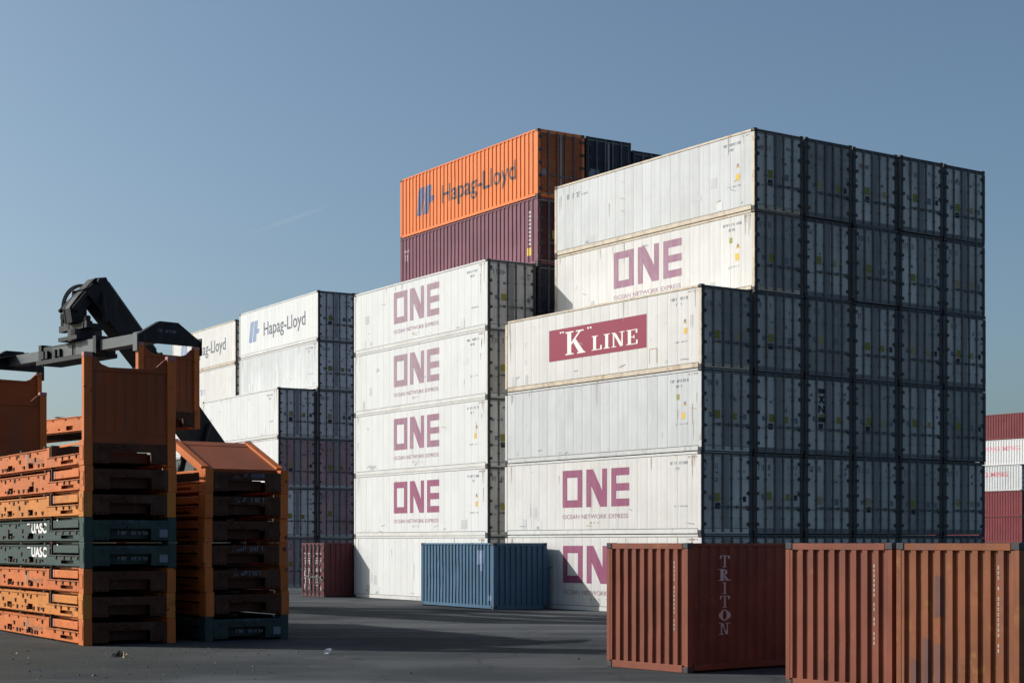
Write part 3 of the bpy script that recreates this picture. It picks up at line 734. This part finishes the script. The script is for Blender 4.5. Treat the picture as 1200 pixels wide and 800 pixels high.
# ------------------------------------------------------------------ flat racks
RL, RW, RH = 12.192, 2.438, .647
def rack_kit():
    K = {}
    x, y = RL/2, RW/2
    holes = []
    for i in range(9):
        hx = -x+3.9+i*.98
        holes += [(hx, hx+.16, .46, .52), (hx+.45, hx+.60, .13, .19)]
    hs = [h for h in holes if h[1] < x-3.6]
    pk = [(-1.35, -.85, .10, .26), (.85, 1.35, .10, .26)]
    b = MB()
    b.holed(-x+3.35, x-3.35, .085, .545, -y+.03, -y+.06, hs+pk)
    b.box(-x+3.35, x-3.35, -y+.002, -y+.10, .05, .085); b.box(-x+3.35, x-3.35, -y+.004, -y+.10, .545, .572)
    b.box(-x+3.35, x-3.35, -y+.16, -y+.18, .085, .60); b.box(-x+3.35, x-3.35, -y+.12, -y+.15, .004, .0495)
    for s in (-1, 1):
        a, c = sorted((s*(x-3.35), s*(x-.42)))
        sl = [tuple(sorted((s*(x-1.0), s*(x-2.1))))+(.10, .19)]
        b.holed(a, c, .085, .30, -y+.03, -y+.06, sl); b.box(a, c, -y+.004, -y+.10, .05, .084); b.box(a, c, -y+.004, -y+.10, .301, .325); b.box(a, c, -y+.16, -y+.18, .085, .30)
        b.box(a, c, -y+.25, -y+.28, .585, .6465); b.box(a, c, -y+.12, -y+.15, .004, .0495); c2 = sorted((s*(x-3.35), s*(x-3.10))); b.box(c2[0], c2[1], -y+.012, -y+.16, .326, .598)  # inner bars added to block see-through light, in place of shade between racks
    K['beam'] = b.mesh('side_beam', 'rack_orange', .004)
    d = MB(); d.box(-x+.45, x-.45, -y+.17, y-.17, .30, .335)
    for i in range(11):
        c = -x+.9+i*(RL-1.8)/10; d.box(c-.05, c+.05, -y+.18, y-.18, .10, .30)
    d.box(-x+3.3, x-3.3, -y+.185, y-.185, .336, .60)
    for c in (-2.4, 0, 2.4): d.box(c-.06, c+.06, -y+.04, y-.04, .601, .644); d.box(c+.2, c+.3, -y+.19, y-.19, .006, .299)
    for c in (-x+3.05, x-3.05): d.box(c-.03, c+.03, -y+.04, y-.04, .007, .643)  # cross plates added to keep light from showing through the pile
    K['deck'] = d.mesh('deck', 'plank')
    p = MB(); p.box(-.21, .21, -.115, .115, .0, .6475)
    p.box(-.16, .16, -.122, -.115, .15, .50)
    K['corner'] = p.mesh('corner_block', 'rack_orange', .012)
    e = MB(); w_ = y-.235
    e.box(-.06, .04, -w_, w_, .36, .57); e.box(-.05, .035, -w_, -.55, .06, .36); e.box(-.05, .035, .55, w_, .06, .36)
    for a in (-.36, 0, .36): e.box(.035, .05, a-.15, a+.15, .40, .54)
    e.box(.035, .055, -.95, -.62, .14, .30); e.box(.035, .055, .62, .95, .14, .30); e.box(-.3, -.28, -.55, .55, .10, .36)
    re_ = random.Random(4)
    for q in range(14):
        yy = re_.uniform(-.95, .85); zz = re_.uniform(.38, .52); e.box(.051, .051+re_.uniform(.015, .05), yy, yy+re_.uniform(.04, .14), zz, zz+re_.uniform(.02, .06))
    for sy in (-1, 1):
        for q in range(3): e.cyl((.02, sy*(.62+.13*q), .09), (.075, sy*(.62+.13*q), .09), .03, 8)
    K['sill'] = e.mesh('end_sill', 'rack_rust_shade')
    # fold-down end wall: stands along +z from its hinge, outside towards +x
    v = MB(); v.box(-.045, .03, -.985, .985, .0, 1.86); v.box(-.075, .06, -.985, .985, 1.78, 1.88); v.box(-.075, .06, -.985, .985, -.07, .12)
    K['plain'] = MB().box(-.075, .06, -.985, .985, 1.88, 2.2).box(-.045, .05, -.985, .985, .0, 1.879).mesh('end_wall', 'rack_wall_shade', .004)
    for i in range(7):
        a = -.90+i*.27; v.box(.03, .042, a, a+.20, .20, 1.74)
    for s in (-1, 1): v.prism([(s*.985, 1.88), (s*.985, 2.17), (s*.90, 2.12), (s*.72, 1.95), (s*.52, 1.88)], 'x', -.05, .035)
    K['wall'] = v.mesh('end_wall', 'rack_orange', .004)
    po = MB(); po.box(-.095, .105, -.105, .105, .02, 2.12)
    K['post'] = po.mesh('post', 'rack_orange', .01)
    K['pcast'] = MB().box(-.10, .11, -.112, .112, 2.12, 2.24).mesh('corner_casting', 'casting', .012)
    K['ring'] = MB().prism([(-.075, .05), (.075, .05), (.03, -.055), (-.02, -.06)], 'y', -.022, .012).mesh('lashing_ring', 'rack_rust_shade')
    return K
RK = rack_kit()
C1, Y1 = (-10.771, 41.772), .545
RKIT = {'dims': (RL, RW, RH), 'side_off': .03, 'end_off': 0, 'door_off': -.0}
def flat_rack(label, corner, yaw, u, v, z, color, near='folded', far='folded', group='flat racks piled on the left', mark=None, endcol=None, wallcol=None, ang=0):
    s, c = math.sin(yaw), math.cos(yaw); cu, cv = u+RL/2, v+RW/2
    t = thing('flat_rack', label, 'flat rack', (corner[0]-s*cu+c*cv, corner[1]+c*cu+s*cv, z), yaw-PI/2, group)
    endcol = endcol or color
    for r in (0, PI): obj('side_beam', RK['beam'], t, color, None, (0, 0, r))
    obj('deck', RK['deck'], t)
    for sx in (-1, 1):
        for sy in (-1, 1): obj('corner_block', RK['corner'], t, color, ((RL/2-.211)*sx, (RW/2-.123)*sy, 0), (0, 0, 0 if sy < 0 else PI))
    for sx, st in ((1, near), (-1, far)):
        obj('end_sill', RK['sill'], t, endcol, ((RL/2-.06)*sx, 0, 0), (0, 0, 0 if sx > 0 else PI))
        m = Matrix.Rotation(0 if sx > 0 else PI, 4, 'Z') @ Matrix.Translation((RL/2-(.50 if st == 'folded' else .12 if st == 'up' else .30), 0, .475 if st == 'folded' else .62))
        a = {'folded': -PI/2, 'up': 0, 'leaning': -math.radians(90-ang)}[st]
        m = m @ Matrix.Rotation(a, 4, 'Y')
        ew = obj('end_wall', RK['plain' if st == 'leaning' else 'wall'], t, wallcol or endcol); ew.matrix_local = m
        for sy in (-1, 1):
            obj('post', RK['post'], ew, color, (0, 1.095*sy, 0)); obj('corner_casting', RK['pcast'], ew, 'rack_pink' if color != 'rack_green' else 'machine_grey', (0, 1.095*sy, 0))
    if corner is C1:
        rr_ = random.Random(int(z*100)+3); st_ = rr_.uniform(.72, 1.05); xx_ = RL/2-3.75; j = 0
        while xx_ > -2.0:
            zz_ = (.465, .15, .33)[j % 3 if rr_.random() < .7 else 1]; obj('lashing_ring', RK['ring'], t, None, (xx_+rr_.uniform(-.1, .1), -RW/2+.026, zz_)); xx_ -= st_*rr_.uniform(.35, .7); j += 1
        for q in range(4): obj('lashing_ring', RK['ring'], t, None, (RL/2-.65-q*.62+rr_.uniform(-.1, .1), -RW/2+.026, .27))
    if mark == 'uasc':
        tx = text_polys('UASC', .36, 1, .014); apply_print(t, RKIT, '-y', shift2(tx, 0, 0, 1.5/width2(tx), 1), 1.15, .27, 'print_white', lift=.004)
        apply_print(t, RKIT, '-y', rects([(0, 0, .3, .04), (2.0, 0, 2.3, .04), (2.9, .05, 3.0, .12)]), .72, .49, 'print_white', 'small_print', lift=.004)
        apply_print(t, RKIT, '+x', illegible(.95, .07, 12, 3), -.45, .50, 'print_grey', 'small_print', lift=.012)
        apply_print(t, RKIT, '+x', illegible(.80, .09, 9, 4), -.35, .20, 'print_slate', 'small_print', lift=.012)
        apply_print(t, RKIT, '+x', rects([(0, 0, .22, .2)]), .75, .14, 'print_slate', 'small_print', lift=.012)
    if mark == 'hapag':
        apply_print(t, RKIT, '-y', shift2(lift_logo(), 0, 0, .24, .25), .55, .17, 'print_grey_soft', 'logo_print', lift=.004)
        tx = text_polys('Hapag-Lloyd', .22); apply_print(t, RKIT, '-y', shift2(tx, 0, 0, 1.2/width2(tx), 1), 1.15, .22, 'print_grey_soft', lift=.004)
    if mark == 'end':
        apply_print(t, RKIT, '+x', illegible(.9, .12, 9, int(z*10)), -.4, .42, 'print_slate', 'small_print', lift=.012)
    return t
one = [('rack_orange', 'hapag', 'orange flat rack lying on the asphalt at the bottom of the left pile'),
       ('rack_amber', None, 'amber flat rack second from the ground in the left pile'),
       ('rack_orange', 'hapag', 'orange flat rack just below the green pair in the left pile'),
       ('rack_green', 'uasc', 'lower dark green flat rack with white capitals in the left pile'),
       ('rack_green', 'uasc', 'upper dark green flat rack with white capitals in the left pile'),
       ('rack_amber', None, 'amber flat rack resting right on the green pair'),
       ('rack_orange', None, 'orange flat rack second above the green pair')]
for i, (c, mk, lab) in enumerate(one):
    flat_rack(lab, C1, Y1, random.uniform(-.03, .03), random.uniform(-.02, .02), i*.649, c, mark=mk, endcol='rack_rust_shade' if c != 'rack_green' else None)
flat_rack('orange flat rack with both end walls upright on top of the left pile', C1, Y1, 0, 0, 7*.649, 'rack_orange', 'up', 'up', mark='hapag', endcol='rack_rust_shade', wallcol='rack_wall_shade')
C2, Y2 = (-8.054, 43.632), .60
two = [('rack_green', 'uasc', 'dark green flat rack at the bottom of the shaded pile'), ('rack_orange', None, 'orange flat rack second from the ground in the shaded pile'),
       ('rack_orange', 'end', 'orange flat rack third from the ground in the shaded pile'), ('rack_orange', 'end', 'orange flat rack in the middle of the shaded pile'),
       ('rack_orange', None, 'orange flat rack third from the top of the shaded pile'), ('rack_orange', 'end', 'orange flat rack second from the top of the shaded pile')]
for i, (c, mk, lab) in enumerate(two):
    flat_rack(lab, C2, Y2, random.uniform(-.04, .04), random.uniform(-.03, .03), i*.649, c, mark=mk, endcol='rack_rust_shade' if c != 'rack_green' else None)
flat_rack('orange flat rack with half folded sloping end wall atop the shaded pile', C2, Y2, 0, 0, 6*.649, 'rack_orange', 'leaning', 'folded', endcol='rack_rust_shade', wallcol='rack_slope', ang=22, mark='end')
C3, Y3 = (-12.70, 56.46), .735
HELD_Z = 6.56
flat_rack('orange flat rack with upright end walls hanging from the lifting machine', C3, Y3, 0, 0, HELD_Z, 'rack_orange', 'up', 'up', endcol='rack_rust_shade', wallcol='rack_wall_shade', group=None)

# ------------------------------------------------------------------ reach stacker: spreader over the held rack, boom, body behind the piles
def reach_stacker():
    s, c = math.sin(Y3), math.cos(Y3)
    ox, oy = C3[0]-s*RL/2+c*RW/2, C3[1]+c*RL/2+s*RW/2
    t = thing('reach_stacker', 'dark reach stacker lifting an orange flat rack above the left pile', 'reach stacker', (ox, oy, 0), Y3-PI/2)
    zt = HELD_Z+.62+2.24                      # top of the held rack's posts
    P = lambda n, mb, m, par=t, bv=.01, **kw: obj(n, mb.mesh(n, m, bv, **kw), par)
    # spreader
    sb = MB(); sb.box(-2.95, 1.55, -.34, .34, zt+.10, zt+.62); sb.box(-2.95, -2.7, -.40, .40, zt+.0, zt+.72); sb.box(1.35, 1.6, -.40, .40, zt+.0, zt+.70)
    spr = P('spreader_beam', sb, 'machine_dark')
    P('cover_plate', MB().box(-.02, 1.34, -.365, -.341, zt+.12, zt+.60), 'machine_grey', spr, 0)
    P('cover_plate', MB().box(-1.85, -.30, -.365, -.341, zt+.14, zt+.52), 'machine_grey', spr, 0)
    P('lower_flange', MB().box(-2.9, 1.5, -.52, .52, zt-.06, zt+.095), 'machine_dark', spr, 0)
    for a in (-2.5, -2.2, -1.55, -1.2): P('valve_block', MB().box(a-.09, a+.09, -.46, -.366, zt+.15, zt+.45), 'machine_dark', spr)
    for sx in (-1, 1):
        a, b = sorted((sx*1.5, sx*5.95)); tb = MB()
        if sx > 0: tb.box(1.62, 5.80, -.25, .25, zt+.16, zt+.54)
        else: tb.box(-5.80, -2.97, -.25, .25, zt+.16, zt+.54)
        P('telescopic_beam', tb, 'machine_grey')
        hd = MB(); x0, x1 = sorted((sx*5.78, sx*6.06))
        hd.prism([(-1.22, zt+.03), (1.22, zt+.03), (1.22, zt+.22), (.36, zt+.78), (-.36, zt+.78), (-1.22, zt+.25)], 'x', x0, x1)
        h = P('end_beam', hd, 'machine_dark')
        P('cover_plate', MB().add([(sx*5.2, -.9, zt+.42), (sx*5.77, -.9, zt+.42), (sx*5.77, .3, zt+.70), (sx*5.2, .3, zt+.70), (sx*5.2, -.9, zt+.39), (sx*5.77, -.9, zt+.39), (sx*5.77, .3, zt+.67), (sx*5.2, .3, zt+.67)],
                          [(0, 1, 2, 3), (4, 7, 6, 5), (0, 4, 5, 1), (1, 5, 6, 2), (2, 6, 7, 3), (3, 7, 4, 0)]), 'machine_grey', h, 0)
        if sx > 0: apply_print(h, {'dims': (12.12, 2.438, 3), 'side_off': 0, 'end_off': 0, 'door_off': 0}, '+x', illegible(.75, .10, 10, 4), -.45, zt+.40, 'print_slate', 'small_print', lift=.004)
        for sy in (-1, 1):
            tw = MB(); xc = sx*(RL/2-.12); yc = sy*1.095; tw.cyl((xc, yc, zt-.06), (xc, yc, zt+.05), .05, 10); P('twist_lock', tw, 'casting', h, 0)
            g = MB(); g.prism([(sy*1.235, zt-.30), (sy*1.275, zt-.30), (sy*1.275, zt+.30), (sy*1.235, zt+.30)], 'x', xc-.14, xc+.14); P('guide_flap', g, 'machine_grey' if sy < 0 else 'machine_dark', h, 0)
    # rotator and hoses over the beam
    ro = MB(); ro.cyl((0, 0, zt+.62), (0, 0, zt+1.05), .62, 20); ro.box(-1.05, .70, -.45, .45, zt+1.05, zt+1.26); ro.box(-.9, .55, -.62, .62, zt+.66, zt+.80)
    P('rotator', ro, 'machine_dark', t, 0)
    for a, b_, h in ((-1.15, -.25, .72), (-.85, .1, .9), (-.55, -.35, 1.1), (-1.3, .2, .5), (.75, -.3, .45)):
        P('hydraulic_motor', MB().cyl((a, b_, zt+1.20), (a, b_, zt+1.05+h), .13, 8).box(a-.18, a+.18, b_-.12, b_+.12, zt+1.06, zt+1.3), 'machine_dark', t, 0)
    # boom lies in the local y-z plane: local +y points away and to the right
    def yz(y, z): return (0, y, z)
    apex = (.72, 12.40); k = -1.180
    foot = (7.35, apex[1]+k*(7.35-apex[0])); nx, nz = .7672, .6414          # unit normal of the boom, upwards
    def off(p, d): return (p[0]-nx*d, p[1]-nz*d)
    mid = (3.4, apex[1]+k*(3.4-apex[0]))
    bi = MB(); bi.prism([off(apex, .06), off(mid, .06), off(mid, .84), off((.52, 12.62), 1.04)], 'x', -.44, .44)
    P('inner_boom', bi, 'machine_dark')
    bo = MB(); st = (2.9, apex[1]+k*(2.9-apex[0])); bo.prism([off(st, -.04), off(foot, -.04), off(foot, .98), off(st, .96)], 'x', -.54, .54)
    P('outer_boom', bo, 'machine_dark')
    P('boom_rail', MB().bar((.30, apex[0]+.05, apex[1]-.09), (.30, st[0]-.1, st[1]+.10), .09, .10, (0, nx, nz)).bar((-.30, apex[0]+.05, apex[1]-.09), (-.30, st[0]-.1, st[1]+.10), .09, .10, (0, nx, nz)), 'machine_grey', t, 0)
    cheek = [(.26, 12.42), (.72, 12.50), (.90, 12.18), (.50, 11.75), (.0, 11.38), (-.18, 10.95), (-.22, zt+1.28), (-.66, zt+1.28), (-.76, 11.25), (-.42, 11.70)]
    gn = MB(); gn.prism(cheek, 'x', -.30, -.20); gn.prism(cheek, 'x', .20, .30); gn.prism([(a*.94-.02, b_*.996-.02+.05) for a, b_ in cheek], 'x', -.199, .199)
    P('boom_nose', gn, 'machine_dark')
    P('mount_frame', MB().box(-1.15, -.30, -.30, .30, zt+1.10, zt+1.22).box(-.75, -.32, -.25, .25, zt+1.221, 11.45), 'machine_dark', t, 0)
    rc = random.Random(12)
    for j in range(22):
        xx = -.38-.85*rc.random(); z = zt+1.25+rc.random()*(11.62-zt-1.25)*(1-.55*(-.38-xx)/.85); a = rc.uniform(-.34, .34); h = rc.uniform(.05, .12)
        P('valve_block', MB().box(xx-h, xx+h, a-h, a+h, z-h*1.2, z+h*1.2) if j % 2 else MB().cyl((xx-h*1.2, a, z-h), (xx+h*1.2, a, z+h), h*.7, 8), 'machine_dark' if j % 6 else 'machine_grey', t, 0)
    for j in range(4): P('hydraulic_hose', MB().cyl((-.30-.2*j, -.3, zt+1.2), (-.27, -.31, 11.5+.15*j), .028, 6), 'rubber', t, 0)
    P('grab_rail', MB().cyl((-.37, -.36, zt+.65), (-.37, -.30, 12.0), .03, 6), 'machine_grey', t, 0)
    P('cross_pin', MB().cyl((-.46, .42, 12.28), (.46, .42, 12.28), .13, 12), 'machine_dark', t, 0)
    P('cross_pin', MB().cyl((-.46, -.48, 11.2), (.46, -.48, 11.2), .12, 12), 'machine_dark', t, 0)
    # the nose also spreads along the spreader: damping cylinders and hose loops left of it
    for (p, q, r) in (((-.34, .15, 12.15), (-.52, -.75, 11.15), .085), ((.34, .15, 12.15), (.52, -.75, 11.15), .085), ((.4, .5, 11.9), (.85, .4, zt+1.30), .08), ((-.6, .1, 11.6), (-.62, .1, zt+1.2), .14)):
        P('damping_cylinder', MB().cyl(p, q, r, 8), 'machine_dark', t, 0)
    hs = MB()
    for j in range(3):
        pts = [Vector((-.15-.06*j, .2, 12.20)), Vector((-.50-.10*j, -.2, 12.20+.07*j)), Vector((-.75-.1*j, -.5, 11.85)), Vector((-.85-.08*j, -.4, 11.2))]
        prev = None
        for i in range(13):
            u = i/12; a = [(1-u)**3, 3*u*(1-u)**2, 3*u*u*(1-u), u**3]; p = sum((pts[n]*a[n] for n in range(4)), Vector((0, 0, 0)))
            if prev is not None: hs.cyl(prev, p, .036, 6)
            prev = p
    P('hydraulic_hose', hs, 'rubber', t, 0)
    # body
    ch = MB(); ch.box(-.95, .95, 1.7, 7.6, .75, 1.55); ch.box(-1.25, 1.25, 5.6, 7.75, .8, 2.35); P('chassis', ch, 'machine_dark')
    P('counterweight', MB().prism([(6.9, .7), (7.9, .9), (7.9, 2.2), (7.5, 2.6), (6.9, 2.6)], 'x', -1.24, 1.24), 'machine_dark')
    tw = MB(); 
    for sx in (-1, 1): tw.prism([(6.6, 2.36), (7.7, 2.36), (7.6, foot[1]+.1), (7.0, foot[1]+.1)], 'x', *sorted((sx*.48, sx*.66)))
    P('boom_bracket', tw, 'machine_dark')
    for sx in (-1, 1):
        P('lift_cylinder', MB().cyl((sx*.62, 3.4, 1.5), (sx*.62, 4.6, 6.0), .14, 10).cyl((sx*.62, 4.6, 6.0), (sx*.62, 5.0, 7.2), .09, 10), 'machine_dark', t, 0)
    cab = P('cab', MB().prism([(4.2, 1.56), (5.6, 1.56), (5.55, 3.1), (4.55, 3.1), (4.15, 2.4)], 'x', -1.2, -.5), 'machine_dark', t, .02)
    P('window', MB().prism([(4.35, 2.3), (5.4, 2.3), (5.4, 3.0), (4.65, 3.0)], 'x', -1.225, -1.202), 'cab_glass', cab, 0)
    wheel_t = MB(); wheel_t.cyl((-.26, 0, 0), (.26, 0, 0), .78, 24); rim = MB().cyl((-.275, 0, 0), (.275, 0, 0), .40, 16)
    wm, rm = wheel_t.mesh('tyre', 'rubber', .06), rim.mesh('rim', 'machine_grey')
    for xx, yy in ((-1.55, 2.4), (-.98, 2.4), (.98, 2.4), (1.55, 2.4), (-1.0, 6.6), (1.0, 6.6)):
        wh = obj('wheel', wm, t, None, (xx, yy, .782)); obj('rim', rm, wh)
reach_stacker()

# ------------------------------------------------------------------ small things on the ground
def scrap(name, label, x, y, seed, mat, sz=.35):
    r = random.Random(seed); b = MB(); n = 7
    ring = [(math.cos(2*PI*i/n)*sz*r.uniform(.6, 1), math.sin(2*PI*i/n)*sz*.6*r.uniform(.6, 1)) for i in range(n)]
    vs = [(a, c, .012) for a, c in ring]+[(a*.6, c*.6, .03+r.uniform(.0, .12)) for a, c in ring]
    b.add(vs, [(i, (i+1) % n, n+(i+1) % n, n+i) for i in range(n)]+[tuple(range(n, 2*n)), tuple(range(n-1, -1, -1))])
    o = obj(name, b.mesh(name, mat), None, None, (x, y, 0)); o['label'] = label; o['category'] = 'litter'
scrap('litter_scrap', 'small pale scrap lying on the asphalt before the left pile', -8.7, 37.4, 1, 'print_tan', .09)
scrap('litter_scrap', 'dark crumpled rubber scrap on the asphalt left of the pale scrap', -8.98, 37.8, 2, 'rubber', .18)
scrap('litter_scrap', 'flat whitish sheet lying in the shadow on the asphalt', -4.25, 38.7, 4, 'patch_grey', .15)

rg_ = random.Random(21); gb = MB()
for i in range(330):
    if i < 220: x_, y_ = rg_.uniform(-12.5, -5.0), rg_.uniform(30.5, 41.0)
    else: x_, y_ = rg_.uniform(-9, 6), rg_.uniform(30.0, 60)
    h_ = rg_.uniform(.010, .034)*(1.6 if rg_.random() < .08 else 1); k_ = [rg_.uniform(.6, 1.2) for _ in range(6)]
    ring = [(x_+math.cos(j*PI/3)*h_*k_[j], y_+math.sin(j*PI/3)*h_*k_[j]) for j in range(6)]
    gb.add([(a, b_, -.002) for a, b_ in ring]+[(x_, y_, h_*rg_.uniform(.5, .9))], [(j, (j+1) % 6, 6) for j in range(6)])
paint('stone', (.055, .055, .05), vary=.4, dirt=.5)
o = obj('gravel', gb.mesh('gravel', 'stone')); o['kind'] = 'stuff'; o['label'] = 'loose grit scattered on the asphalt'

# contrail: a thin streak of cloud high above the yard
m = bpy.data.materials.new('thin_cloud'); m.use_nodes = True; ntc = m.node_tree
ntc.nodes.remove(ntc.nodes['Principled BSDF']); pv = ntc.nodes.new('ShaderNodeVolumePrincipled'); pv.inputs['Color'].default_value = (1, 1, 1, 1)
pv.inputs['Density'].default_value = .0048; pv.inputs['Anisotropy'].default_value = .2
ntc.links.new(pv.outputs[0], ntc.nodes['Material Output'].inputs['Volume'])
MAT['thin_cloud'] = m
mb = MB(); p, q = Vector((-655, 4060, 752)), Vector((-440, 4000, 812)); d = (q-p).normalized(); e1 = d.orthogonal().normalized(); e2 = d.cross(e1)
vs = []; NS = 30
for i in range(NS+1):
    f = i/NS; r = 8.5*(math.sin(PI*f)**.6)*(.55+.45*f)+.2
    vs += [p.lerp(q, f)+(e1*math.cos(2*PI*j/10)+e2*math.sin(2*PI*j/10))*r*(1+.25*math.sin(i*1.7+j)) for j in range(10)]
mb.add(vs, [(i*10+j, i*10+(j+1) % 10, (i+1)*10+(j+1) % 10, (i+1)*10+j) for i in range(NS) for j in range(10)]+[tuple(range(9, -1, -1)), tuple(NS*10+j for j in range(10))])
o = obj('contrail', mb.mesh('contrail', 'thin_cloud')); o['kind'] = 'stuff'; o['label'] = 'faint white vapour trail in the blue sky'
